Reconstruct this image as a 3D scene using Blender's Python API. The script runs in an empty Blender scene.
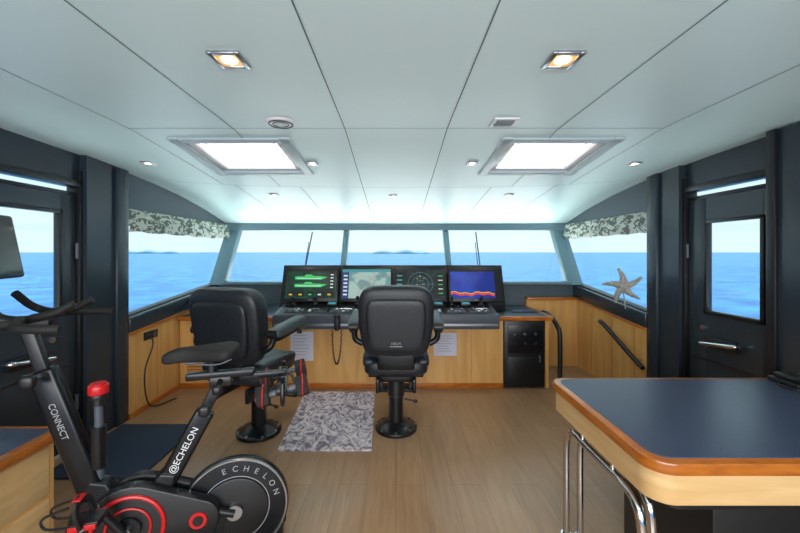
import bpy, bmesh, math, random
from mathutils import Matrix, Vector, Euler
random.seed(4)
scene=bpy.context.scene
try:
    scene.view_settings.view_transform='Standard'
    scene.view_settings.look='None'
except Exception as e: print(e)

# ------------------------------------------------------------ materials
def lin(c):
    return tuple(((v/255)/12.92 if v/255<=0.04045 else ((v/255+0.055)/1.055)**2.4) for v in c)+(1,)
def mat(name,rgb,rough=.5,metal=0,spec=.5,coat=0,emit=None,estr=0):
    m=bpy.data.materials.new(name); m.use_nodes=True
    b=m.node_tree.nodes['Principled BSDF']
    b.inputs['Base Color'].default_value=lin(rgb)
    b.inputs['Roughness'].default_value=rough
    b.inputs['Metallic'].default_value=metal
    b.inputs['Specular IOR Level'].default_value=spec
    b.inputs['Coat Weight'].default_value=coat
    if emit:
        b.inputs['Emission Color'].default_value=lin(emit); b.inputs['Emission Strength'].default_value=estr
    return m
def noisemat(name,c1,c2,scale=(1,1,1),nscale=5,rough=.5,detail=6,dist=0,lo=.35,hi=.65,bump=0,spec=.5,coat=0,rot=(0,0,0)):
    m=mat(name,c1,rough,0,spec,coat); nt=m.node_tree; b=nt.nodes['Principled BSDF']
    tc=nt.nodes.new('ShaderNodeTexCoord'); mp=nt.nodes.new('ShaderNodeMapping'); mp.inputs['Scale'].default_value=scale
    mp.inputs['Rotation'].default_value=rot
    n=nt.nodes.new('ShaderNodeTexNoise'); n.inputs['Scale'].default_value=nscale; n.inputs['Detail'].default_value=detail; n.inputs['Distortion'].default_value=dist
    r=nt.nodes.new('ShaderNodeValToRGB'); r.color_ramp.elements[0].position=lo; r.color_ramp.elements[1].position=hi
    r.color_ramp.elements[0].color=lin(c1); r.color_ramp.elements[1].color=lin(c2)
    nt.links.new(tc.outputs['Object'],mp.inputs[0]); nt.links.new(mp.outputs[0],n.inputs['Vector'])
    nt.links.new(n.outputs['Fac'],r.inputs[0]); nt.links.new(r.outputs[0],b.inputs['Base Color'])
    if bump:
        bp=nt.nodes.new('ShaderNodeBump'); bp.inputs['Strength'].default_value=bump; bp.inputs['Distance'].default_value=.01
        nt.links.new(n.outputs['Fac'],bp.inputs['Height']); nt.links.new(bp.outputs[0],b.inputs['Normal'])
    return m
M={}
M['ceil']=mat('ceiling_panel',(216,240,242),.40)
M['seam']=mat('seam_dark',(96,116,122),.6)
M['wall']=mat('wall_charcoal',(40,51,60),.27)
M['wall2']=mat('wall_soft_grey',(70,84,92),.5)
M['frame']=mat('window_frame_grey',(104,132,140),.4)
M['black']=mat('black_plastic',(20,21,24),.38)
M['blackm']=mat('black_satin_metal',(22,24,28),.3,.3)
M['leather']=noisemat('black_leather',(24,28,34),(33,38,45),(1,1,1),60,.42,3,bump=.08)
M['arm']=mat('armrest_grey_leather',(66,80,84),.45)
M['rubber']=mat('rubber',(14,14,15),.7)
M['chrome']=mat('chrome',(215,215,218),.12,1)
M['steel']=mat('brushed_steel',(170,172,176),.3,1)
M['white']=mat('white_plastic',(230,232,232),.4)
M['red']=mat('red_plastic',(190,25,30),.35)
M['txt']=mat('white_print',(215,218,222),.5)
M['txtd']=mat('grey_print',(150,155,160),.5)
M['wood']=noisemat('maple_veneer',(200,148,82),(216,168,102),(3,3,.35),4,.38,5,.6,coat=.15)
M['woodh']=noisemat('maple_apron',(206,166,112),(222,186,134),(.5,.5,5),4,.4,5,.6,coat=.15)
M['cherry']=noisemat('cherry_edge',(158,86,26),(186,108,36),(1,1,4),8,.28,5,.4,coat=.3)
M['blue']=noisemat('navy_leather_top',(56,66,90),(64,75,101),(1,1,1),90,.32,3,bump=.06,spec=.6)
M['mat']=noisemat('navy_mat',(28,42,62),(38,54,76),(1,1,1),150,.95,2)
M['dash']=mat('dash_grey',(74,80,90),.35)
M['dashtop']=mat('console_top_slate',(58,72,84),.4)
M['paper']=mat('paper',(205,205,222),.7)
M['lamp']=mat('lamp_warm',(255,220,170),.4,emit=(255,225,175),estr=9)
M['lampw']=mat('lamp_reflector_glow',(255,200,140),.3,emit=(255,170,95),estr=.7)  # warm lamp light on the plate is put in as weak emission
M['lampsm']=mat('lamp_small',(255,240,215),.4,emit=(255,236,200),estr=7)
M['sky']=mat('skylight_glow_panel',(250,245,245),.4,emit=(252,248,250),estr=1.3)  # emission stands in for daylight coming through the panel
M['skyf']=mat('skylight_frame',(178,196,200),.4)
M['pink']=mat('skylight_blind_glow',(240,224,228),.6,emit=(240,212,218),estr=.7)  # daylight on the blind lines is put in as emission
M['bounce']=mat('white_bounce',(232,236,236),.6)  # white of the added bounce slabs outside
M['star']=noisemat('starfish_finish',(188,186,176),(120,118,108),(1,1,1),70,.45,3,bump=.5)
M['gloss']=mat('gloss_black',(8,9,12),.08)

def glass():
    m=bpy.data.materials.new('window_glass'); m.use_nodes=True; nt=m.node_tree
    for n in list(nt.nodes): nt.nodes.remove(n)
    o=nt.nodes.new('ShaderNodeOutputMaterial'); mx=nt.nodes.new('ShaderNodeMixShader')
    t=nt.nodes.new('ShaderNodeBsdfTransparent'); t.inputs[0].default_value=(.92,.985,.99,1)
    g=nt.nodes.new('ShaderNodeBsdfGlossy'); g.inputs['Roughness'].default_value=.02
    mx.inputs[0].default_value=.04
    nt.links.new(t.outputs[0],mx.inputs[1]); nt.links.new(g.outputs[0],mx.inputs[2]); nt.links.new(mx.outputs[0],o.inputs[0]); return m
M['glass']=glass()
# floor planks
def floormat():
    m=mat('oak_floor',(170,140,110),.28,coat=.1); nt=m.node_tree; b=nt.nodes['Principled BSDF']
    tc=nt.nodes.new('ShaderNodeTexCoord'); mp=nt.nodes.new('ShaderNodeMapping'); mp.inputs['Rotation'].default_value=(0,0,math.pi/2)
    br=nt.nodes.new('ShaderNodeTexBrick'); br.inputs['Scale'].default_value=1; br.inputs['Brick Width'].default_value=1.6; br.inputs['Row Height'].default_value=.19
    br.inputs['Mortar Size'].default_value=.0012; br.inputs['Color1'].default_value=lin((158,129,100)); br.inputs['Color2'].default_value=lin((148,119,91)); br.inputs['Mortar'].default_value=lin((118,92,68))
    mp2=nt.nodes.new('ShaderNodeMapping'); mp2.inputs['Scale'].default_value=(9,.7,1)
    n=nt.nodes.new('ShaderNodeTexNoise'); n.inputs['Scale'].default_value=3; n.inputs['Detail'].default_value=8; n.inputs['Distortion'].default_value=1.2
    r=nt.nodes.new('ShaderNodeValToRGB'); r.color_ramp.elements[0].position=.3; r.color_ramp.elements[1].position=.7
    r.color_ramp.elements[0].color=(.80,.78,.76,1); r.color_ramp.elements[1].color=(1.08,1.06,1.04,1)
    mx=nt.nodes.new('ShaderNodeMix'); mx.data_type='RGBA'; mx.blend_type='MULTIPLY'; mx.inputs[0].default_value=1
    L=nt.links.new
    L(tc.outputs['Object'],mp.inputs[0]); L(mp.outputs[0],br.inputs['Vector']); L(tc.outputs['Object'],mp2.inputs[0]); L(mp2.outputs[0],n.inputs['Vector'])
    L(n.outputs['Fac'],r.inputs[0]); L(br.outputs['Color'],mx.inputs[6]); L(r.outputs[0],mx.inputs[7]); L(mx.outputs[2],b.inputs['Base Color']); return m
M['floor']=floormat()
M['rug']=noisemat('marbled_rug',(112,102,122),(210,204,210),(1.5,1,1),7,.95,14,3,lo=.38,hi=.60)
M['fabric']=noisemat('leaf_print_fabric',(104,114,102),(204,208,196),(1,1,1.8),11,.8,1,1.2,lo=.46,hi=.50)
def seamat():
    m=noisemat('sea_water',(10,58,104),(34,92,134),(1,1,1),.16,.5,9,.4,lo=.32,hi=.68,spec=.25)
    return m
M['sea']=seamat()
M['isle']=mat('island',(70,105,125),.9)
def scr(name,c,c2,s,lo,hi,scale=(1,1,1)):
    m=noisemat(name,c,c2,scale,s,.2,3,0,lo,hi); nt=m.node_tree; b=nt.nodes['Principled BSDF']
    r=[n for n in nt.nodes if n.type=='VALTORGB'][0]
    nt.links.new(r.outputs[0],b.inputs['Emission Color']); b.inputs['Emission Strength'].default_value=.8
    for l in list(nt.links):
        if l.to_socket==b.inputs['Base Color']: nt.links.remove(l)
    b.inputs['Base Color'].default_value=(.01,.01,.01,1); return m
M['s_green']=scr('screen_green',(14,40,30),(24,70,50),6,.4,.6)
M['s_chart']=scr('screen_chart',(120,160,160),(176,205,196),5,.45,.52)
M['s_radar']=scr('screen_radar',(18,24,30),(36,50,52),12,.4,.6)
M['s_blue']=scr('screen_sonar',(10,44,150),(20,70,190),3,.4,.6)
def em(name,c,s=.9):
    return mat(name,(5,5,5),.3,emit=c,estr=s)
M['e_w']=em('px_white',(225,235,235)); M['e_g']=em('px_green',(60,210,110)); M['e_r']=em('px_red',(225,60,50)); M['e_y']=em('px_yellow',(235,200,60)); M['e_b']=em('px_blue',(30,60,120)); M['e_d']=em('px_dark',(20,26,34),.4); M['e_t']=em('px_teal',(70,150,160))

# ------------------------------------------------------------ builder
class B:
    def __init__(s,T=None):
        s.bm=bmesh.new(); s.mats=[]; s.T=T or Matrix()
    def mi(s,k):
        if k not in s.mats: s.mats.append(k)
        return s.mats.index(k)
    def merge(s,t,k,X=None):
        i=s.mi(k)
        for f in t.faces: f.material_index=i
        t.transform(s.T@(X or Matrix()))
        me=bpy.data.meshes.new('t'); t.to_mesh(me); t.free(); s.bm.from_mesh(me); bpy.data.meshes.remove(me)
    def box(s,c,d,k,bev=0,seg=2,rot=(0,0,0)):
        t=bmesh.new(); bmesh.ops.create_cube(t,size=1)
        bmesh.ops.scale(t,vec=d,verts=t.verts)
        if bev>0: bmesh.ops.bevel(t,geom=list(t.edges),offset=min(bev,min(d)*.49),segments=seg,profile=.5,affect='EDGES')
        s.merge(t,k,Matrix.Translation(c)@Euler(rot).to_matrix().to_4x4())
    def bb(s,x0,x1,y0,y1,z0,z1,k,bev=0,seg=2):
        s.box(((x0+x1)/2,(y0+y1)/2,(z0+z1)/2),(abs(x1-x0),abs(y1-y0),abs(z1-z0)),k,bev,seg)
    def cyl(s,p1,p2,r,k,r2=None,n=24,cap=True,bev=0):
        p1=Vector(p1);p2=Vector(p2);d=p2-p1
        t=bmesh.new(); bmesh.ops.create_cone(t,cap_ends=cap,segments=n,radius1=r,radius2=r if r2 is None else r2,depth=d.length)
        if bev: bmesh.ops.bevel(t,geom=[e for e in t.edges if abs(e.verts[0].co.z-e.verts[1].co.z)<1e-6],offset=bev,segments=2,profile=.5,affect='EDGES')
        s.merge(t,k,Matrix.Translation((p1+p2)/2)@d.to_track_quat('Z','Y').to_matrix().to_4x4())
    def sq(s,c,h,k,e=.4,e2=None,rot=(0,0,0),warp=None,nu=18,nv=32):
        e2=e if e2 is None else e2
        f=lambda v,p:math.copysign(abs(v)**p,v)
        t=bmesh.new(); rows=[]
        for i in range(nu+1):
            u=-math.pi/2+math.pi*i/nu; row=[]
            for j in range(nv):
                v=2*math.pi*j/nv
                p=Vector((h[0]*f(math.cos(u),e)*f(math.cos(v),e2),h[1]*f(math.cos(u),e)*f(math.sin(v),e2),h[2]*f(math.sin(u),e)))
                if warp: p=Vector(warp(p))
                row.append(t.verts.new(p))
            rows.append(row)
        for i in range(nu):
            for j in range(nv):
                t.faces.new((rows[i][j],rows[i][(j+1)%nv],rows[i+1][(j+1)%nv],rows[i+1][j]))
        bmesh.ops.remove_doubles(t,verts=t.verts,dist=1e-5)
        s.merge(t,k,Matrix.Translation(c)@Euler(rot).to_matrix().to_4x4())
    def tube(s,pts,r,k,n=12,sm=6,closed=False,flat=1):
        P=[Vector(p) for p in pts]
        if sm>1 and len(P)>2:
            Q=[];N=len(P)
            for i in range(N if closed else N-1):
                a=P[(i-1)%N] if (closed or i>0) else P[0]*2-P[1]; b=P[i]; c=P[(i+1)%N]; d=P[(i+2)%N] if (closed or i+2<N) else P[-1]*2-P[-2]
                for q in range(sm):
                    u=q/sm; Q.append(.5*((2*b)+(c-a)*u+(2*a-5*b+4*c-d)*u*u+(3*b-a-3*c+d)*u**3))
            if not closed: Q.append(P[-1])
            P=Q
        rr=r if isinstance(r,(list,tuple)) else None
        t=bmesh.new(); rings=[]; N=len(P); nrm=None
        for i,p in enumerate(P):
            if closed: d=(P[(i+1)%N]-P[i-1]).normalized()
            else: d=(P[min(i+1,N-1)]-P[max(i-1,0)]).normalized()
            if nrm is None:
                nrm=Vector((0,0,1)) if abs(d.z)<.9 else Vector((1,0,0))
            nrm=(nrm-d*nrm.dot(d)).normalized(); bi=d.cross(nrm)
            R=r if not rr else rr[0]+(rr[1]-rr[0])*i/(N-1)
            rings.append([t.verts.new(p+nrm*R*math.cos(a)+bi*R*flat*math.sin(a)) for a in [2*math.pi*j/n for j in range(n)]])
        for i in range(N if closed else N-1):
            A=rings[i];C=rings[(i+1)%N]
            for j in range(n): t.faces.new((A[j],A[(j+1)%n],C[(j+1)%n],C[j]))
        if not closed:
            t.faces.new(rings[0][::-1]); t.faces.new(rings[-1])
        s.merge(t,k)
    def prism(s,pts,ax,a,b,k,bev=0,seg=2):
        # pts 2d ; ax 'x': pts=(y,z) ; 'y': (x,z) ; 'z': (x,y)
        t=bmesh.new()
        def mk(p,v): return (v,p[0],p[1]) if ax=='x' else ((p[0],v,p[1]) if ax=='y' else (p[0],p[1],v))
        A=[t.verts.new(mk(p,a)) for p in pts]; C=[t.verts.new(mk(p,b)) for p in pts]; n=len(pts)
        t.faces.new(A); t.faces.new(C[::-1])
        for i in range(n): t.faces.new((A[i],C[i],C[(i+1)%n],A[(i+1)%n]))
        bmesh.ops.recalc_face_normals(t,faces=t.faces)
        if bev: bmesh.ops.bevel(t,geom=list(t.edges),offset=bev,segments=seg,profile=.5,affect='EDGES')
        s.merge(t,k)
    def quad(s,ps,k):
        t=bmesh.new(); t.faces.new([t.verts.new(p) for p in ps]); s.merge(t,k)
    def torus(s,c,R,r,k,ax='y',n=40,m=10):
        pts=[]
        for i in range(n):
            a=2*math.pi*i/n; u,v=R*math.cos(a),R*math.sin(a)
            pts.append((c[0]+(u if ax!='x' else 0),c[1]+(0 if ax=='y' else (v if ax=='z' else u)),c[2]+(v if ax!='z' else 0)))
        s.tube(pts,r,k,n=m,sm=1,closed=True)
    def text(s,body,size,k,X,ext=.0008):
        cu=bpy.data.curves.new('tx','FONT'); cu.body=body; cu.size=size; cu.extrude=ext; cu.align_x='CENTER'; cu.align_y='CENTER'
        o=bpy.data.objects.new('tx',cu); scene.collection.objects.link(o)
        dg=bpy.context.evaluated_depsgraph_get(); me=bpy.data.meshes.new_from_object(o.evaluated_get(dg))
        t=bmesh.new(); t.from_mesh(me); bpy.data.meshes.remove(me); bpy.data.objects.remove(o); bpy.data.curves.remove(cu)
        s.merge(t,k,X)
    def done(s,name,loc=None,rotz=0,sharp=38):
        me=bpy.data.meshes.new(name); s.bm.normal_update(); s.bm.to_mesh(me); s.bm.free()
        for k in s.mats: me.materials.append(M[k])
        me.polygons.foreach_set('use_smooth',[True]*len(me.polygons)); me.set_sharp_from_angle(angle=math.radians(sharp))
        o=bpy.data.objects.new(name,me); scene.collection.objects.link(o)
        if loc: o.location=loc
        o.rotation_euler[2]=rotz
        return o
def rrect(x0,x1,y0,y1,r,n=6):
    pts=[]
    for cx,cy,a0 in ((x1-r,y1-r,0),(x0+r,y1-r,90),(x0+r,y0+r,180),(x1-r,y0+r,270)):
        for i in range(n+1):
            a=math.radians(a0+90*i/n); pts.append((cx+r*math.cos(a),cy+r*math.sin(a)))
    return pts

W=2.55
# ------------------------------------------------------------ ceiling
def lerp_tab(t,y):
    if y<=t[0][0]: return t[0][1]
    for (a,za),(b,zb) in zip(t,t[1:]):
        if y<=b: return za+(zb-za)*(y-a)/(b-a)
    return t[-1][1]
def zc(y): return 2.35 if y<2.32 else 2.35-.122*(y-2.32)
TS=[(2.32,2.35),(2.9,2.335),(3.35,2.31),(3.8,2.275),(4.25,2.22),(4.8,2.125),(5.2,2.03),(5.6,1.93)]
def zf(x,y):
    w=min(1,abs(x)/W)**3; return zc(y)*(1-w)+lerp_tab(TS,y)*w
SK=[(-1.53,-.77,2.5,3.17),(.77,1.53,2.5,3.17)]
b=B()
xs=sorted(set([round(-2.6+.2*i,3) for i in range(27)]+[-1.53,-.77,.77,1.53])); ys=sorted(set([-2.5,-1,0,1,2,2.32,2.5,3.17]+[round(2.6+.15*i,3) for i in range(21)]))
t=bmesh.new(); V={}
for x in xs:
    for y in ys: V[x,y]=t.verts.new((x,y,zf(x,y)))
for x0,x1 in zip(xs,xs[1:]):
    for y0,y1 in zip(ys,ys[1:]):
        cx,cy=(x0+x1)/2,(y0+y1)/2
        if any(a<cx<c and d<cy<e for a,c,d,e in SK): continue
        t.faces.new((V[x0,y0],V[x0,y1],V[x1,y1],V[x1,y0]))
b.merge(t,'ceil')
SW=.0028
def seamY(x,y0,y1,x2=None):
    n=max(1,int((y1-y0)/.15)); x2=x if x2 is None else x2
    for i in range(n):
        a=y0+(y1-y0)*i/n; c=y0+(y1-y0)*(i+1)/n; xa=x+(x2-x)*i/n; xc=x+(x2-x)*(i+1)/n
        b.quad([(xa-SW,a,zf(xa,a)-.002),(xc-SW,c,zf(xc,c)-.002),(xc+SW,c,zf(xc,c)-.002),(xa+SW,a,zf(xa,a)-.002)],'seam')
def seamX(y,x0,x1):
    n=max(1,int((x1-x0)/.15))
    for i in range(n):
        a=x0+(x1-x0)*i/n; c=x0+(x1-x0)*(i+1)/n
        b.quad([(a,y-SW,zf(a,y)-.002),(a,y+SW,zf(a,y)-.002),(c,y+SW,zf(c,y)-.002),(c,y-SW,zf(c,y)-.002)],'seam')
for s in (-1,1):
    seamY(s*.33,-2,5.5); seamY(s*1.05,-2,2.5); seamY(s*1.72,-2,3.58,s*1.72); seamY(s*.95,3.58,5.5); seamY(s*1.6,3.58,5.5); seamY(s*1.15,3.17,3.58)
seamX(2.32,-1.72,1.72); seamX(3.58,-2.3,2.3)
b.done('ceiling')
sl=-math.atan(.122)
# skylights
for (x0,x1,y0,y1) in SK:
    cx,cy=(x0+x1)/2,(y0+y1)/2; cz=zf(cx,cy)
    T=Matrix.Translation((cx,cy,cz))@Matrix.Rotation(sl,4,'X')
    b=B(T); hx,hy=(x1-x0)/2,(y1-y0)/2
    for a in (-1,1):
        b.box((a*(hx+.0),0,-.002),(.07,2*hy+.09,.03),'skyf',.006); b.box((0,a*(hy+.0),-.002),(2*hx+.09,.07,.03),'skyf',.006)
        b.box((a*(hx-.06),0,.02),(.05,2*hy-.03,.03),'white',.004); b.box((0,a*(hy-.05),.02),(2*hx-.03,.05,.03),'white',.004)
    b.box((0,0,.05),(2*hx+.02,2*hy+.02,.02),'sky')
    b.box((0,.16,.033),(2*hx-.14,.010,.012),'pink'); b.box((0,-.17,.033),(2*hx-.14,.010,.012),'pink')
    for a in (-1,1): b.box((a*(hx-.13),0,.033),(.008,2*hy-.14,.012),'pink')
    b.done('skylight_hatch')
# downlights
def dl(x,y,s,big):
    T=Matrix.Translation((x,y,zf(x,y)))@(Matrix.Rotation(sl,4,'X') if y>2.32 else Matrix())
    b=B(T)
    for a in (-1,1):
        b.box((a*s*.42,0,-.006),(s*.16,s,.012),'steel',.002); b.box((0,a*s*.42,-.006),(s*.7,s*.16,.012),'steel',.002)
    b.box((0,0,-.003),(s*.68,s*.68,.004),'lampw'if big else 'white')
    b.cyl((0,0,-.004),(0,0,-.009),s*.24,'lamp' if big else 'lampsm')
    b.done('recessed_downlight')
    l=bpy.data.lights.new('downlight','SPOT'); l.energy=22 if big else 9; l.color=(1,.84,.66) ; l.spot_size=2.0; l.spot_blend=.8; l.shadow_soft_size=.04
    o=bpy.data.objects.new('downlight_lamp',l); o.location=(x,y,zf(x,y)-.03); scene.collection.objects.link(o)
for x in (-.69,.69): dl(x,1.49,.13,True)
for x,y in ((-2.08,3.02),(2.0,3.02),(-.68,2.93),(.62,2.93),(-1.32,3.9),(-.03,3.9),(1.22,3.9)): dl(x,y,.085,False)
b=B(); z=2.35
b.cyl((-.71,2.22,z),(-.71,2.22,z-.012),.095,'white',r2=.085); b.torus((-.71,2.22,z-.012),.07,.005,'dash','z'); b.torus((-.71,2.22,z-.012),.045,.004,'dash','z'); b.cyl((-.71,2.22,z-.01),(-.71,2.22,z-.018),.03,'skyf'); b.done('ceiling_speaker')
b=B(); b.box((.66,2.2,z-.006),(.15,.13,.012),'white',.004)
for i in range(5): b.box((.66,2.16+.02*i,z-.014),(.11,.008,.006),'dash')
b.done('ceiling_air_vent')

# ------------------------------------------------------------ floor
b=B(); b.bb(-2.65,2.65,-2.5,5.1,-.08,0,'floor'); b.done('floor')

# ------------------------------------------------------------ side walls
def side(s,doorY0,doorY1,colY1,name):
    b=B(); X0,X1=s*W,s*(W+.1)
    b.prism([(-2.5,0),(doorY0,0),(doorY0,2.42),(-2.5,2.42)],'x',X0,X1,'wall')
    b.prism([(doorY0,2.09),(doorY1,2.09),(doorY1,2.42),(doorY0,2.42)],'x',X0,X1,'wall')
    b.prism([(doorY1,0),(colY1,0),(colY1,2.42),(doorY1,2.42)],'x',s*(W-.06),X1,'wall')
    b.prism([(colY1,0),(5.02,0),(5.02,1.10),(colY1,.93)],'x',X0,X1,'wall')
    b.prism([(colY1,1.87),(5.6,1.87),(5.6,1.99),(5.2,2.1),(4.8,2.2),(4.25,2.3),(3.35,2.42),(colY1,2.42)],'x',X0,X1,'wall2')
    b.done('wall_left' if s<0 else 'wall_right')
    b=B()
    b.bb(s*(W-.02),s*(W+.08),doorY0-.07,doorY0+.0,0,2.35,'wall',.008)
    b.bb(s*(W-.03),s*(W+.08),doorY1-.03,doorY1+.02,0,2.2,'black',.006)
    b.bb(s*(W-.03),s*(W+.08),doorY0,doorY1,2.07,2.12,'black',.006)
    b.bb(s*(W+.0),s*(W+.07),doorY0,doorY1,2.0,2.025,'black',.004)
    b.bb(s*(W-.09),s*(W-.055),colY1-.14,colY1-.0,0,2.3,'wall',.01)
    b.done('trim_door_frame')
    b=B(); b.box((s*(W+.04),(doorY0+doorY1)/2,2.05),(.01,doorY1-doorY0,.06),'glass'); b.done('window_transom')
    b=B()
    b.prism([(colY1,.80),(5.0,.93),(5.0,1.10),(colY1,.94)],'x',s*(W-.10),s*(W+.0),'wall',.012)
    b.prism([(colY1,.925),(4.95,1.085),(4.95,1.11),(colY1,.95)],'x',s*(W-.04),s*(W+.05),'black',.004)
    b.done('trim_window_sill')
    b=B()
    b.prism([(colY1,0),(5.0,0),(5.0,.93),(colY1,.80)],'x',s*(W-.08),s*(W-.001),'wood')
    b.prism([(colY1,.78),(5.0,.905),(5.0,.93),(colY1,.805)],'x',s*(W-.105),s*(W-.001),'cherry',.004)
    b.bb(s*(W-.095),s*(W-.001),colY1,4.1,0,.05,'cherry')
    for yy in (3.72,4.12,4.55): b.bb(s*(W-.083),s*(W-.07),yy,yy+.004,.05,.78,'cherry')
    b.done('trim_wainscot')
    b=B(); b.prism([(colY1,.93),(5.02,1.10),(5.5,1.88),(colY1,1.88)],'x',s*(W+.05),s*(W+.056),'glass'); b.done('window_side')
    b=B()
    n=70
    for lay in range(3):
        t=bmesh.new(); pr=None
        for i in range(n+1):
            y=colY1+.02+(5.32-colY1)*i/n
            zt=1.96-lay*.055; wv=.008*math.sin(i*.9+lay)+.006*math.sin(i*.37+lay*2)
            zb=zt-.10-.012*abs(math.sin(i*.22+lay))
            x=s*(W-.03-.012*lay)
            row=[t.verts.new((x+wv*.5,y,zt)),t.verts.new((x-s*.03+wv,y,(zt+zb)/2)),t.verts.new((x-s*.012+wv,y,zb))]
            if pr:
                for q in (0,1): t.faces.new((pr[q],row[q],row[q+1],pr[q+1]))
            pr=row
        b.merge(t,'fabric')
    b.done('roman_blind')
side(-1,2.05,2.9,3.32,'l'); side(1,2.42,3.17,3.54,'r')
b=B(); b.bb(2.44,2.56,1.9,2.36,0,2.34,'wall',.01); b.bb(2.42,2.45,2.30,2.36,0,2.34,'black',.006); b.done('trim_door_post')
def door(s,y0,y1,wy0,wy1,wz0,wz1,name,hz):
    b=B(); xa,xb=s*(W+.0),s*(W+.05)
    b.bb(xa,xb,y0+.01,wy0,.02,1.995,'wall',.004); b.bb(xa,xb,wy1,y1-.035,.02,1.995,'wall',.004)
    b.bb(xa,xb,wy0,wy1,.02,wz0,'wall'); b.bb(xa,xb,wy0,wy1,wz1,1.995,'wall')
    xi=s*(W-.012)
    for a in (wy0,wy1): b.bb(xi,s*(W+.03),a-.015,a+.015,wz0-.015,wz1+.015,'black',.005)
    for a in (wz0,wz1): b.bb(xi,s*(W+.03),wy0-.015,wy1+.015,a-.015,a+.015,'black',.005)
    b.bb(s*(W+.02),s*(W+.028),wy0,wy1,wz0,wz1,'glass')
    for zz in (.12,.66): b.bb(s*(W-.004),s*(W+.01),y0+.08,y1-.1,zz,zz+.012,'black')
    yc=(y0+y1)/2
    b.sq((s*(W-.03),yc,hz),(.012,.15,.04),'black',.3)
    b.tube([(s*(W-.02),yc-.15,hz+.02),(s*(W-.07),yc-.14,hz+.02),(s*(W-.078),yc,hz),(s*(W-.07),yc+.14,hz-.02),(s*(W-.02),yc+.15,hz-.02)],.017,'chrome')
    b.cyl((s*(W+.0),yc+.18,hz+.1),(s*(W-.02),yc+.18,hz+.1),.022,'steel')
    for zz in (.3,1.5): b.cyl((s*(W-.015),y1-.04,zz),(s*(W-.015),y1-.04,zz+.12),.012,'dash')
    b.done(name)
door(-1,2.05,2.9,2.12,2.73,1.08,1.86,'door_1',.80)
door(1,2.42,3.17,2.50,2.96,1.06,1.80,'door_2',.83)

# ------------------------------------------------------------ front wall/windows
b=B()
b.bb(-2.6,2.6,4.99,5.1,0,1.12,'wall2')
b.prism([(5.40,1.88),(5.62,1.88),(5.62,2.05),(5.36,2.05)],'x',-2.65,2.65,'frame')
b.done('wall_front')
def slbar(b,x0,x1,k,th=.07,z0=1.10,z1=1.90,y0=4.99,y1=5.5):
    b.prism([(y0-th*.6,z0),(y0+th*.5,z0),(y1+th*.5,z1),(y1-th*.6,z1)],'x',x0,x1,k,.008)
b=B()
for x in (-.75,.75): slbar(b,x-.04,x+.04,'frame',.1)
for s in (-1,1): slbar(b,min(s*2.36,s*2.56),max(s*2.36,s*2.56),'frame',.12)
b.box((0,4.97,1.125),(4.8,.14,.035),'frame',.008)
b.box((0,5.46,1.90),(4.9,.10,.05),'frame',.008)
b.done('trim_window_frame')
for i,(x0,x1) in enumerate(((-2.36,-.79),(-.71,.71),(.79,2.36))):
    b=B(); b.quad([(x0,5.01,1.12),(x1,5.01,1.12),(x1,5.51,1.89),(x0,5.51,1.89)],'glass'); b.done('window_%d'%(i+1))
for x in (-1.32,1.22):
    b=B(); b.tube([(x,5.16,1.06),(x,5.14,1.2),(x+.02,5.6,1.86)],.009,'black',sm=1); b.tube([(x-.02,5.2,1.2),(x-.01,5.5,1.7)],.006,'rubber'); b.cyl((x,5.13,1.02),(x,5.2,1.1),.03,'black'); b.done('windscreen_wiper')
b=B(); b.bb(-4.2,4.2,5.11,13,.3,.4,'bounce'); b.bb(-4.2,-2.66,-3,5.11,-.1,0,'bounce'); b.bb(2.66,4.2,-3,5.11,-.1,0,'bounce'); b.done('deck_bounce')  # unseen deck slabs, added to bounce sunlight up to the ceiling

# ------------------------------------------------------------ console
CY=4.1
b=B()
b.bb(-2.46,1.22,CY,CY+.04,.0,.79,'wood')
b.bb(-2.46,1.22,CY+.04,4.98,.0,.785,'black')
b.bb(1.22,1.70,CY+.06,4.98,.0,.785,'black')
b.bb(1.70,1.74,CY,4.98,0,.785,'wood')
b.bb(-2.46,1.22,CY-.012,CY+.01,0,.06,'cherry',.003)
b.bb(-2.46,1.76,CY-.03,4.98,.785,.82,'dashtop',.004)
b.bb(-2.46,1.77,CY-.055,CY-.02,.775,.825,'cherry',.012)
b.bb(1.74,1.78,CY-.04,4.98,.775,.825,'cherry',.012)
for x in (-1.9,-1.5,-1.25,-.72,-.2,.33,.86): b.bb(x,x+.004,CY-.002,CY+.01,.06,.77,'cherry')
for i in range(9): b.bb(-2.38,-2.0,CY-.008,CY+.01,.12+i*.03,.132+i*.03,'cherry',.002)
b.done('helm_console')
b=B()
b.bb(1.23,1.69,CY-.012,CY+.03,.02,.77,'black',.008)
b.bb(1.27,1.66,CY-.02,CY,.40,.73,'blackm',.004); b.bb(1.27,1.66,CY-.02,CY,.06,.36,'black',.006)
for i in range(3):
    b.cyl((1.34+.12*i,CY-.03,.62),(1.34+.12*i,CY-.015,.62),.016,'dash'); b.bb(1.32+.12*i,1.36+.12*i,CY-.026,CY-.018,.5,.53,'rubber')
b.bb(1.62,1.635,CY-.035,CY-.01,.3,.38,'dash',.004)
b.done('electrical_cabinet')
b=B(); b.bb(1.78,2.47,4.9,4.985,0,.93,'wood'); b.bb(1.78,2.47,4.87,4.985,.90,.935,'cherry',.006); b.done('trim_stair_panel')
b=B()
b.prism([(3.95,.70),(3.95,.86),(4.36,.93),(4.36,.827),(4.043,.827),(4.043,.70)],'x',-1.36,1.14,'dash',.012,3)
b.prism([(3.97,.855),(3.97,.868),(4.36,.943),(4.36,.93)],'x',-1.31,1.09,'black',.003)
b.prism([(4.365,.827),(4.365,.93),(4.525,1.385),(4.60,1.385),(4.85,.827)],'x',-1.41,1.33,'black',.012)
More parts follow.
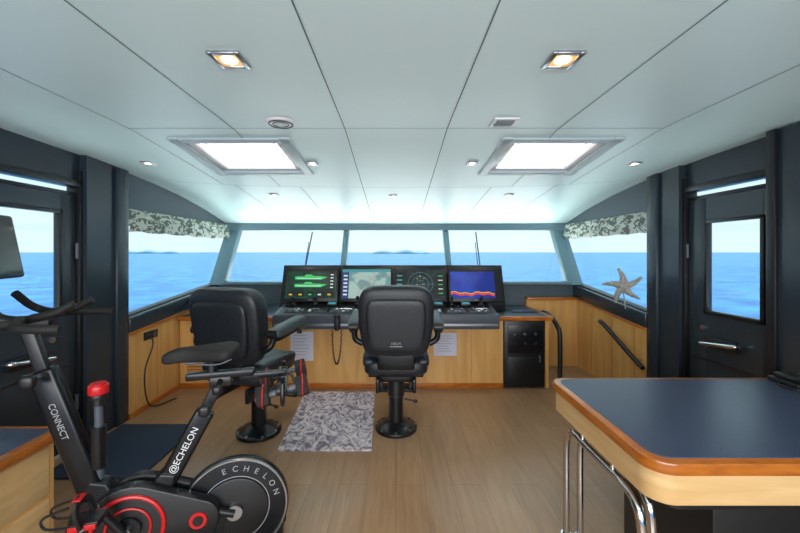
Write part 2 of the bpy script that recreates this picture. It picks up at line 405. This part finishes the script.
b.prism([(3.938,.74),(3.938,.765),(3.955,.765),(3.955,.74)],'x',-1.34,1.12,'steel')
T0=Matrix.Translation((0,3.97,.868))@Matrix.Rotation(math.atan2(.075,.39),4,'X')
b.T=T0
for cx in (-1.15,-.89,-.63,-.37,-.11,.15,.41,.67,.93):
    b.box((cx,.10,.004),(.21,.12,.012),'dash',.004)
    for i in range(5):
        for j in range(3):
            b.box((cx-.08+.04*i,.065+.035*j,.013),(.026,.02,.01),random.choice(['txtd','black','black','steel','white','dash']),.003)
for cx in (-1.2,-.95,-.45,-.15,.4,.65,1.0):
    b.cyl((cx,.27,0),(cx,.27,.03),.035,'black',bev=.004); b.cyl((cx,.27,.03),(cx,.26,.09),.012,'steel'); b.sq((cx,.26,.1),(.02,.02,.025),'black',.9)
for cx in (-.75,-.3,.5,.82):
    b.box((cx,.28,.012),(.12,.09,.03),'black',.006); b.box((cx,.28,.03),(.09,.06,.006),'e_t',.001)
for cx in (.12,.2):
    b.box((cx,.3,.03),(.05,.14,.06),'black',.012); b.cyl((cx,.3,.05),(cx,.25,.15),.008,'chrome'); b.cyl((cx-.02,.25,.155),(cx+.02,.25,.155),.015,'black')
for cx in (-.55,.95): b.tube([(cx-.06,.02,.0),(cx-.06,.02,.05),(cx+.06,.02,.05),(cx+.06,.02,.0)],.007,'chrome',sm=4)
b.done('instrument_dash')
def monitor(cx,w,kind):
    T=Matrix.Translation((cx,4.325,.950))@Matrix.Rotation(-math.atan2(.155,.44),4,'X')
    b=B(T); h=.43
    b.box((0,-.012,h/2),(w,.03,h),'black',.008)
    k={'g':'s_green','c':'s_chart','r':'s_radar','b':'s_blue'}[kind]
    sw,sh=w-.05,h-.07; y=-.029
    b.bb(-sw/2,sw/2,y,y+.004,.04,.04+sh,k)
    def R(u,v,du,dv,kk,lev=1): b.bb(u*sw-sw/2,(u+du)*sw-sw/2,y-.001*lev,y,.04+v*sh,.04+(v+dv)*sh,kk)
    def circ(u,v,r,kk,th=.0015):
        b.torus((u*sw-sw/2,y-.001,.04+v*sh),r,th,kk,'y',36,5)
    if kind=='g':
        R(0,.93,1,.07,'e_d',2)
        for v in (.60,.34):
            hz=.04+(v+.1)*sh
            b.prism([(-.20,hz-.02),(.12,hz-.022),(.19,hz+.012),(.10,hz+.02),(.02,hz+.024),(0,hz+.042),(-.07,hz+.042),(-.09,hz+.02),(-.20,hz+.016)],'y',y-.003,y,'e_g')
            b.bb(-.17,.12,y-.005,y,hz-.01,hz-.002,'e_w'); b.bb(-.15,.08,y-.005,y,hz+.006,hz+.01,'e_d')
        for i in range(5): R(.05+.19*i,.06,.13,.16,'e_d',2); R(.08+.19*i,.1,.06,.05,random.choice(['e_w','e_y','e_g']),3)
        R(.86,.3,.1,.6,'e_d',2)
        for i in range(5): R(.88,.35+.11*i,.06,.04,'e_w',3)
    if kind=='c':
        R(0,.9,1,.1,'e_t',2); R(0,0,.14,.9,'e_b',2)
        b.tube([(-.1,y-.002,.08),(-.05,y-.002,.2),(.06,y-.002,.25),(.1,y-.002,.36)],.002,'e_r',n=5)
        b.tube([(-.2,y-.002,.3),(-.05,y-.002,.15),(.08,y-.002,.16),(.2,y-.002,.1)],.003,'e_t',n=5)
        for i in range(6): R(.03,.1+.13*i,.08,.05,'e_w',3)
    if kind=='r':
        for r in (.05,.1,.15): circ(.5,.48,r,'e_t')
        R(.499,.05,.003,.86,'e_t',2); R(.22,.478,.56,.004,'e_t',2)
        R(0,.08,.16,.8,'e_d',2); R(.84,.08,.16,.8,'e_d',2)
        for i in range(5): R(.02,.15+.15*i,.11,.05,'e_t',3); R(.87,.15+.15*i,.09,.03,random.choice(['e_g','e_w']),3)
        for i in range(8):
            a=i*.8; b.box((.08*math.cos(a)*random.random(),y-.002,.04+.48*sh+.1*math.sin(a)),(.014,.002,.008),'e_y')
    if kind=='b':
        R(0,.92,1,.08,'e_d',2); R(.88,0,.12,.92,'e_d',2)
        for i in range(48):
            hh=.17+.02*math.sin(i*.5)+.02*math.sin(i*.21+1)+.01*random.random()
            R(.018*i,hh-.07,.018,.07,'e_r',2); R(.018*i,hh,.018,.025,'e_y',2)
    b.box((0,-.03,.018),(.05,.003,.008),'txtd')
    b.done('monitor')
monitor(-1.03,.66,'g'); monitor(-.36,.64,'c'); monitor(.295,.64,'r'); monitor(.965,.66,'b')
def paper(x,z,w,h,r=0):
    b=B(); b.box((x,CY-.006,z),(w,.004,h),'paper')
    for i in range(7): b.bb(x-w*.38,x+w*.38*random.uniform(.2,1),CY-.0095,CY-.008,z+h*.36-i*h*.11,z+h*.36-i*h*.11+.006,'txtd')
    b.done('notice_sheet')
paper(-1.07,.48,.26,.33); paper(.56,.50,.26,.26)
b=B()
b.sq((-.64,3.90,.79),(.03,.03,.09),'black',.5); b.sq((-.64,3.885,.86),(.034,.03,.025),'black',.6)
cord=[]
for i in range(110):
    u=i/109; a=math.pi*u
    cord.append((-.64+.05*math.cos(a)-.005+.008*math.cos(i*1.3),3.92+.008*math.sin(i*1.3),.70-.37*math.sin(a)))
b.tube(cord,.0055,'black',n=6,sm=1)
b.done('radio_handset')
b=B(); X=-W+.08
b.box((X+.006,3.62,.72),(.012,.2,.08),'black',.004)
for yy in (3.57,3.67): b.cyl((X+.01,yy,.72),(X+.016,yy,.72),.026,'dash')
b.box((X+.03,3.57,.72),(.05,.035,.035),'black',.006)
b.tube([(X+.05,3.57,.71),(X+.07,3.55,.62),(X+.03,3.50,.4),(X+.04,3.50,.15),(X+.08,3.55,.03),(X+.15,3.8,.01)],.007,'black')
b.done('wall_outlet')
b=B()
b.tube([(1.83,4.02,.0),(1.83,4.02,.60),(1.82,4.06,.71),(1.82,4.16,.77),(1.83,4.34,.80),(1.84,4.5,.80)],.026,'black',sm=8); b.cyl((1.83,4.02,0),(1.83,4.02,.02),.05,'black'); b.done('stair_handrail')
b=B()
b.tube([(2.40,3.5,.42),(2.39,3.62,.48),(2.39,4.1,.70),(2.39,4.22,.74)],.024,'black',sm=6)
for y,z in ((3.62,.48),(4.12,.70)): b.cyl((2.39,y,z),(2.475,y,z-.02),.012,'chrome')
b.done('wall_handrail')
# starfish sculpture : flat faceted arms lying in a plane turned to the room
T=Matrix.Translation((2.40,3.80,1.19))@Matrix.Rotation(math.radians(-28),4,'Z')
b=B(T)
for i in range(5):
    a=math.pi/2+i*2*math.pi/5+.14
    L=.19
    b.tube([(0,0,0),(L*.5*math.cos(a-.08),-.01,L*.5*math.sin(a-.08)),(L*math.cos(a+.10),.012,L*math.sin(a+.10))],[.046,.012],'star',n=10)
    for q in range(1,6): b.sq((L*.16*q*math.cos(a-.03),-.045+.006*q,L*.16*q*math.sin(a-.03)),(.008,.008,.008),'star',1,nu=6,nv=8)
b.sq((0,0,0),(.05,.03,.05),'star',.9)
b.cyl((.02,.02,-.24),(0,.02,-.05),.006,'star')
b.done('starfish_ornament')
b=B(); b.box((-2.1,4.5,.838),(.3,.22,.03),'black',.006); b.box((-2.1,4.5,.856),(.22,.14,.008),'dash',.003); b.done('chart_tablet')
b=B(); b.sq((-1.75,4.45,.87),(.05,.05,.05),'black',.5); b.cyl((-1.75,4.45,.9),(-1.72,4.4,1.02),.008,'black'); b.cyl((-1.72,4.4,1.02),(-1.69,4.4,1.05),.02,'black'); b.done('vhf_microphone')
b=B(); b.box((1.56,4.45,.832),(.3,.2,.01),'blue',.003); b.done('folder')

# ------------------------------------------------------------ helm chairs
def chair(loc,rz,slide=0):
    b=B()
    b.cyl((0,0,0),(0,0,.03),.185,'blackm',bev=.008,n=40); b.cyl((0,0,.03),(0,0,.075),.15,'blackm',r2=.085,n=40)
    b.cyl((0,0,.05),(0,0,.48),.062,'blackm',n=32); b.torus((0,0,.30),.065,.006,'dash','z'); b.cyl((0,0,.30),(0,0,.5),.072,'black',n=32)
    for i in range(8):
        a=i*math.pi/4; b.cyl((.165*math.cos(a),.165*math.sin(a),.028),(.165*math.cos(a),.165*math.sin(a),.042),.012,'steel',n=6)
    b.cyl((.07,0,.26),(.16,0,.24),.007,'black'); b.sq((.17,0,.238),(.02,.014,.014),'black',.8)
    b.box((0,0,.49),(.34,.30,.07),'blackm',.012)
    b.T=Matrix.Translation((0,slide,0))
    b.box((0,.02,.53),(.46,.40,.03),'blackm',.01)
    for s in (-1,1): b.box((s*.15,-.05,.455),(.03,.34,.11),'blackm',.008)
    b.sq((0,.04,.60),(.27,.28,.075),'leather',.45,.35)
    b.sq((0,.06,.655),(.225,.24,.04),'leather',.5,.4)
    for s in (-1,1): b.sq((s*.225,.04,.645),(.055,.26,.055),'leather',.7,.4)
    b.sq((0,.30,.58),(.24,.07,.075),'leather',.7)
    def warp(p):
        t=(p.z+.29)/.58
        w=1-.13*max(0,(.55-t))/.55
        x=p.x*w; y=p.y-.05*(t-.5)+ .22*p.x*p.x
        return (x,y,p.z)
    rx=(.06,0,0)
    b.sq((0,-.235,.985),(.305,.085,.30),'leather',.42,.30,rot=rx,warp=warp,nu=26,nv=48)
    b.sq((0,-.295,.97),(.235,.045,.215),'leather',.30,.30,rot=rx,warp=lambda p:(p.x*(1-.10*max(0,-p.z/.2)),p.y-.045*(p.z+.1),p.z),nu=26,nv=40)
    b.sq((0,-.17,1.14),(.2,.06,.1),'leather',.6,.5,rot=rx)
    pts=[(x,-.322-.045*(z)*1,.97+z) for x,z in rrect(-.215,.215,-.19,.19,.07)]
    b.tube(pts,.004,'black',n=6,sm=1,closed=True)
    b.text('HELM',.03,'txtd',Matrix.Translation((0,-.349,.835))@Matrix.Rotation(math.pi/2,4,'X'))
    b.box((0,-.343,.812),(.10,.012,.006),'txtd',.002)
    b.box((0,-.24,.68),(.30,.05,.16),'blackm',.015)
    for s in (-1,1):
        b.tube([(s*.27,-.2,.80),(s*.335,-.19,.84),(s*.35,-.14,.93)],.024,'blackm',n=12)
        b.cyl((s*.315,-.17,.93),(s*.385,-.17,.93),.035,'black',n=20)
        b.sq((s*.355,.03,.955),(.048,.215,.042),'arm',.5,.35,rot=(.10,0,0))
        b.sq((s*.355,.0,.912),(.034,.17,.028),'black',.5,.35,rot=(.10,0,0))
        b.sq((s*.355,.215,.95),(.044,.05,.055),'arm',.7,.6,rot=(.1,0,0))
        b.cyl((s*.355,.2,.86),(s*.355,.2,.915),.02,'black')
    b.T=Matrix()
    for s in (-1,1): b.tube([(s*.14,.15,.47),(s*.14,.30,.40),(s*.14,.36,.22)],.013,'steel')
    b.box((0,.38,.215),(.36,.15,.02),'blackm',.008,rot=(.15,0,0))
    b.done('helm_chair',loc,rz)
chair((-1.18,3.10,0),math.radians(-15),-.14); chair((0.0,3.17,0),0,-.02)

# ------------------------------------------------------------ rug / mat
b=B(); b.prism([(-1.0,3.97),(-.23,3.97),(-.19,2.80),(-.92,2.80)],'z',.001,.012,'rug'); b.done('rug')
b=B(); b.bb(-2.44,-1.75,2.45,3.22,.001,.014,'mat',.004); b.done('doormat')

# ------------------------------------------------------------ table
b=B()
x0,x1,y0,y1=.885,2.5,1.24,2.10
b.prism(rrect(x0,x1,y0,y1,.09,8),'z',.775,.82,'cherry',.008,2)
b.prism(rrect(x0+.035,x1-.035,y0+.035,y1-.035,.065,8),'z',.80,.8225,'blue',.002,1)
b.prism(rrect(x0+.012,x1-.012,y0+.012,y1-.012,.085,8),'z',.665,.776,'woodh',.004,1)
b.prism(rrect(x0+.09,x1-.06,y0+.06,y1-.06,.06,8),'z',.62,.668,'black')
for dx in (0,.075):
    X=.932+dx*.9; ya,yb=1.36+dx*.6,1.97-dx*.2; zt=.60
    b.tube([(X,yb,0),(X,yb,.2),(X,yb,.45),(X,yb-.02,.555),(X,yb-.08,zt),(X,yb-.2,zt),(X,ya+.25,zt),(X,ya+.1,zt),(X,ya+.025,.56),(X,ya,.45),(X,ya,.2),(X,ya,0)],.017,'chrome',n=14,sm=6)
    for yy in (yb,ya): b.cyl((X,yy,0),(X,yy,.012),.028,'chrome')
for yy in (1.55,1.8): b.cyl((.932,yy,.60),(.932,yy,.67),.01,'chrome')
b.bb(1.25,2.42,1.42,1.98,0,.62,'black',.01)
b.done('chart_table')
b=B()
b.box((2.22,1.97,.838),(.22,.16,.028),'black',.006); b.box((2.15,1.96,.865),(.05,.15,.03),'black',.012)
for i in range(3):
    for j in range(3): b.box((2.22+.03*i,1.92+.035*j,.855),(.02,.022,.008),'dash',.002)
b.tube([(2.12,1.99,.835),(2.08,1.95,.83),(2.09,1.88,.83),(2.13,1.87,.83)],.005,'black'); b.done('desk_telephone')

# ------------------------------------------------------------ low cabinet left
b=B()
b.bb(-2.54,-1.74,-.5,1.83,0,.60,'wood'); b.bb(-2.54,-1.70,-.5,1.87,.60,.65,'cherry',.012); b.bb(-2.54,-1.745,-.5,1.83,.64,.653,'blue',.002)
for z in (.08,.34): b.bb(-1.745,-1.732,.2,1.0,z,z+.24,'woodh',.003); b.bb(-1.745,-1.732,1.02,1.8,z,z+.24,'woodh',.003)
for y in (.6,1.42):
    for z in (.2,.47): b.bb(-1.735,-1.72,y-.06,y+.06,z,z+.012,'steel',.003)
b.done('storage_cabinet')

# ------------------------------------------------------------ exercise bike
b=B()
def P(s,z,l=0): return (s,l,z)
b.cyl((0,-.26,.045),(0,.26,.045),.033,'blackm'); b.cyl((.98,-.24,.045),(.98,.24,.045),.033,'blackm')
for s in (0,.98):
    for l in (-.27,.27): b.sq((s,l,.04),(.045,.03,.04),'rubber',.6)
b.box((.49,0,.075),(.98,.07,.05),'blackm',.012)
b.box((.27,0,.2),(.07,.06,.24),'blackm',.01,rot=(0,-.3,0))
fc=(.185,0,.315)
b.cyl((fc[0],-.018,fc[2]),(fc[0],.018,fc[2]),.245,'blackm',n=72,bev=.006)
for l in (-.019,.019):
    b.torus((fc[0],l,fc[2]),.235,.006,'steel','y',72,6); b.torus((fc[0],l,fc[2]),.155,.002,'txtd','y',60,6)
b.cyl((fc[0],-.03,fc[2]),(fc[0],.03,fc[2]),.15,'black',n=48,bev=.006)
b.cyl((fc[0],-.05,fc[2]),(fc[0],.05,fc[2]),.035,'steel',n=24)
for q,ch in enumerate('ECHELON'):
    a=math.radians(105-15*q)
    r=.192
    X=Matrix.Translation((fc[0]-r*math.cos(a),.0195,fc[2]+r*math.sin(a)))@Matrix.Rotation(math.pi,4,'Z')@Matrix.Rotation(math.pi/2,4,'X')@Matrix.Rotation(a-math.pi/2,4,'Z')
    b.text(ch,.038,'txtd',X)
b.tube([P(.185,.315,.05),P(.30,.36,.05),P(.42,.42,.045)],.018,'blackm'); b.tube([P(.185,.315,-.05),P(.30,.36,-.05),P(.42,.42,-.045)],.018,'blackm')
cr=(.60,.36)
def hull(c1,r1,c2,r2,n=20):
    pts=[]
    d=math.hypot(c2[0]-c1[0],c2[1]-c1[1]); th=math.atan2(c2[1]-c1[1],c2[0]-c1[0]); ph=math.acos((r1-r2)/d)
    for i in range(n+1):
        a=th+ph+(2*math.pi-2*ph)*i/n; pts.append((c1[0]+r1*math.cos(a),c1[1]+r1*math.sin(a)))
    for i in range(n+1):
        a=th-ph+2*ph*i/n; pts.append((c2[0]+r2*math.cos(a),c2[1]+r2*math.sin(a)))
    return pts
b.prism(hull(cr,.175,(.33,.34),.085),'y',.03,.085,'black',.008)
b.prism(hull(cr,.165,(.33,.34),.08),'y',-.07,-.02,'black',.008)
b.torus((cr[0],.088,cr[1]),.135,.009,'red','y',48,8); b.torus((cr[0],.088,cr[1]),.085,.005,'red','y',40,8)
b.cyl((cr[0],.08,cr[1]),(cr[0],.10,cr[1]),.05,'blackm')
b.cyl((.33,.08,.34),(.33,.092,.34),.036,'red'); b.cyl((.33,.09,.34),(.33,.096,.34),.022,'black')
b.prism([(.42,.13),(.55,.10),(.80,.10),(.90,.16),(.84,.42),(.77,.56),(.70,.54),(.66,.46),(.56,.47),(.50,.55),(.43,.53),(.46,.40)],'y',-.035,.035,'blackm',.014,3)
b.box((.93,0,.12),(.16,.06,.09),'blackm',.012,rot=(0,-.25,0))
def beam(p,q,w,d,k,bev=.015):
    p=Vector(p);q=Vector(q);v=q-p; t=bmesh.new(); bmesh.ops.create_cube(t,size=1); bmesh.ops.scale(t,vec=(w,d,v.length),verts=t.verts)
    bmesh.ops.bevel(t,geom=list(t.edges),offset=bev,segments=3,profile=.5,affect='EDGES')
    ang=math.atan2(v.x,v.z); b.merge(t,k,Matrix.Translation((p+q)/2)@Matrix.Rotation(ang,4,'Y'))
beam((.50,0,.45),(.315,0,.80),.085,.055,'blackm')
beam((.36,0,.72),(.245,0,.95),.05,.035,'black',.008)
b.text('@ECHELON',.040,'txt',Matrix.Translation((.402,.0285,.636))@Matrix.Rotation(math.pi,4,'Z')@Matrix.Rotation(math.pi/2,4,'X')@Matrix.Rotation(math.radians(62),4,'Z'))
b.cyl((.305,.02,.83),(.305,.08,.83),.012,'steel'); b.sq((.305,.085,.83),(.026,.02,.026),'black',.7)
b.box((.25,0,.965),(.30,.045,.035),'blackm',.008); b.box((.25,0,.935),(.10,.06,.05),'black',.01)
b.cyl((.25,.03,.94),(.25,.09,.93),.012,'black'); b.sq((.25,.1,.925),(.022,.02,.022),'black',.8)
b.cyl((.29,0,.96),(.29,0,1.03),.022,'black')
for l in (-.03,.03): b.tube([P(.20,1.04,l),P(.27,1.02,l),P(.40,1.035,l*.6)],.005,'dash')
def saddle(p):
    t=(p.x+.16)/.32
    w=1-.80*min(1,max(0,(t-.15)/.55))**.8
    dz=.018*(1-t)**2+.006*math.sin(t*3)-(.012*abs(p.y/.1)*(1-t*.3))
    if p.x>.1: dz-=.012*((p.x-.1)/.06)
    return (p.x,p.y*max(.24,w),p.z+dz)
b.sq((.335,0,1.068),(.165,.115,.032),'rubber',.55,.6,warp=saddle,nu=16,nv=40)
b.box((.06,0,.945),(.22,.035,.03),'blackm',.006); b.box((-.03,0,.91),(.05,.36,.03),'blackm',.008)
for l in (-.13,.13):
    c=Vector((-.035,l,.90))
    b.cyl((c.x-.09,c.y,c.z+.02),(c.x+.09,c.y,c.z-.02),.014,'dash')
    for q in (-1,1):
        b.cyl((c.x+q*.06,c.y,c.z-q*.012),(c.x+q*.115,c.y,c.z-q*.022),.05,'rubber',n=6,bev=.006)
        b.cyl((c.x+q*.112,c.y,c.z-q*.022),(c.x+q*.118,c.y,c.z-q*.023),.028,'red',n=20)
        b.torus((c.x+q*.088,c.y,c.z-q*.017),.051,.003,'red','x',24,5)
    b.tube([(c.x,c.y-.05,c.z+.05),(c.x,c.y-.06,c.z-.02),(c.x,c.y,c.z-.06),(c.x,c.y+.06,c.z-.02),(c.x,c.y+.05,c.z+.05)],.01,'black')
beam((.76,0,.48),(.945,0,1.05),.095,.06,'blackm'); beam((.925,0,.98),(1.0,0,1.25),.05,.035,'black',.008)
b.text('CONNECT',.034,'txtd',Matrix.Translation((.875,.031,.83))@Matrix.Rotation(math.pi,4,'Z')@Matrix.Rotation(math.pi/2,4,'X')@Matrix.Rotation(math.radians(-72),4,'Z'))
b.cyl((.94,.03,1.03),(.94,.09,1.03),.012,'steel'); b.sq((.94,.1,1.03),(.028,.02,.028),'black',.7)
b.cyl((.74,0,.55),(.745,0,.90),.016,'dash'); b.cyl((.745,0,.60),(.745,0,.78),.03,'blackm'); b.cyl((.745,0,.875),(.745,0,.905),.024,'black')
b.cyl((.745,0,.905),(.745,0,.925),.034,'black',bev=.004); b.cyl((.745,0,.925),(.745,0,.965),.038,'red',bev=.006); b.cyl((.745,0,.965),(.745,0,.972),.03,'red')
b.tube([P(.745,.62),P(.78,.60),P(.80,.58)],.022,'blackm')
hb=.065
b.box((.98,0,1.19+hb),(.14,.05,.05),'black',.012)
for l in (-1,1):
    b.tube([P(.99,1.20+hb,0),P(.96,1.205+hb,l*.12),P(.92,1.20+hb,l*.20),P(.84,1.195+hb,l*.225),P(.775,1.19+hb,l*.22)],.018,'rubber',sm=8)
    b.tube([P(.98,1.205+hb,l*.05),P(.93,1.215+hb,l*.07),P(.86,1.235+hb,l*.075),P(.80,1.27+hb,l*.075)],.016,'rubber',sm=8)
    b.tube([P(.96,1.205+hb,l*.15),P(1.06,1.21+hb,l*.22),P(1.10,1.24+hb,l*.2),P(1.12,1.30+hb,l*.14)],.017,'rubber',sm=8)
b.torus((.93,.0,1.215+hb),.05,.008,'black','z',24,8)
b.T=Matrix.Translation((1.17,0,1.575))@Matrix.Rotation(math.radians(10),4,'Y')
b.box((0,0,0),(.03,.46,.29),'black',.012); b.box((-.0165,0,0),(.003,.42,.25),'gloss'); b.box((.01,0,-.2),(.04,.08,.2),'black',.01)
b.T=Matrix()
b.tube([P(1.0,1.19+hb),P(1.10,1.28),P(1.18,1.40)],.022,'black')
ax=(cr[0],cr[1]); ang=math.radians(55); L=.165
for l,sg in ((1,1),(-1,-1)):
    px,pz=ax[0]+sg*L*math.cos(ang),ax[1]+sg*L*math.sin(ang)
    b.cyl((ax[0],l*.05,ax[1]),(ax[0],l*.125,ax[1]),.02,'steel')
    a=Vector((ax[0],l*.12,ax[1])); c=Vector((px,l*.13,pz)); b.tube([a,c],.017,'blackm',sm=1)
    b.cyl((px,l*.12,pz),(px,l*.25,pz),.009,'steel')
    b.box((px,l*.195,pz),(.10,.085,.028),'black',.008)
    for q in (-1,1): b.box((px,l*.195+q*.047,pz),(.09,.006,.02),'red',.002)
    for q in (-.03,.03): b.tube([(px+.05,l*.195+q,pz),(px+.12,l*.195+q,pz+.01),(px+.13,l*.195+q,pz+.05),(px+.05,l*.195+q*.9,pz+.075)],.005,'black',n=6)
    b.tube([(px,l*.195-.05,pz),(px+.02,l*.195-.045,pz+.06),(px+.03,l*.195,pz+.082),(px+.02,l*.195+.045,pz+.06),(px,l*.195+.05,pz)],.009,'black',n=8,flat=2.0)
    b.box((px+.03,l*.195,pz+.093),(.03,.05,.006),'red',.002)
b.done('exercise_bike',(-.60,1.80,0),math.radians(196.3))

# ------------------------------------------------------------ exterior
b=B(); b.quad([(-7000,-7000,-6),(7000,-7000,-6),(7000,9000,-6),(-7000,9000,-6)],'sea'); b.done('sea')
for (x,y,w,h) in ((20,1800,150,16),(110,2000,80,13),(-1400,2000,220,16)):
    b=B(); b.sq((x,y,-6),(w,30,h),'isle',1,1,warp=lambda p:(p.x,p.y,p.z*(1+.3*math.sin(p.x*.05))),nv=48); b.done('distant_island')

# ------------------------------------------------------------ world & lights
w=bpy.data.worlds.new('sky'); scene.world=w; w.use_nodes=True; nt=w.node_tree
bg=nt.nodes['Background']; tc=nt.nodes.new('ShaderNodeTexCoord'); sp=nt.nodes.new('ShaderNodeSeparateXYZ'); r=nt.nodes.new('ShaderNodeValToRGB')
r.color_ramp.elements[0].position=0; r.color_ramp.elements[0].color=lin((232,245,248)); r.color_ramp.elements[1].position=.6; r.color_ramp.elements[1].color=lin((204,232,243))
nt.links.new(tc.outputs['Generated'],sp.inputs[0]); nt.links.new(sp.outputs['Z'],r.inputs[0]); nt.links.new(r.outputs[0],bg.inputs[0]); bg.inputs[1].default_value=1.2
def area(name,loc,rot,sx,sy,e,c):
    l=bpy.data.lights.new(name,'AREA'); l.shape='RECTANGLE'; l.size=sx; l.size_y=sy; l.energy=e; l.color=c
    o=bpy.data.objects.new(name,l); o.location=loc; o.rotation_euler=rot; scene.collection.objects.link(o); return o
area('fill_light',(0,-1.8,1.4),(math.radians(90),0,0),4.4,1.3,150,(1,.98,.96))  # added fill lamp, unseen behind the camera, to brighten the cabin
l=bpy.data.lights.new('sun','SUN'); l.energy=17; l.angle=math.radians(1); l.color=(1,.98,.94)
o=bpy.data.objects.new('sun',l); o.rotation_euler=(math.radians(-13),0,0); o.location=(0,6,12); scene.collection.objects.link(o)
# camera
cd=bpy.data.cameras.new('camera'); cam=bpy.data.objects.new('camera',cd); scene.collection.objects.link(cam)
cd.sensor_width=36; cd.lens=36*360/800; cam.location=(0,0,1.55); cam.rotation_euler=(math.pi/2,0,0); cd.shift_x=.005; cd.shift_y=-.018; cd.clip_start=.05; cd.clip_end=20000
scene.camera=cam
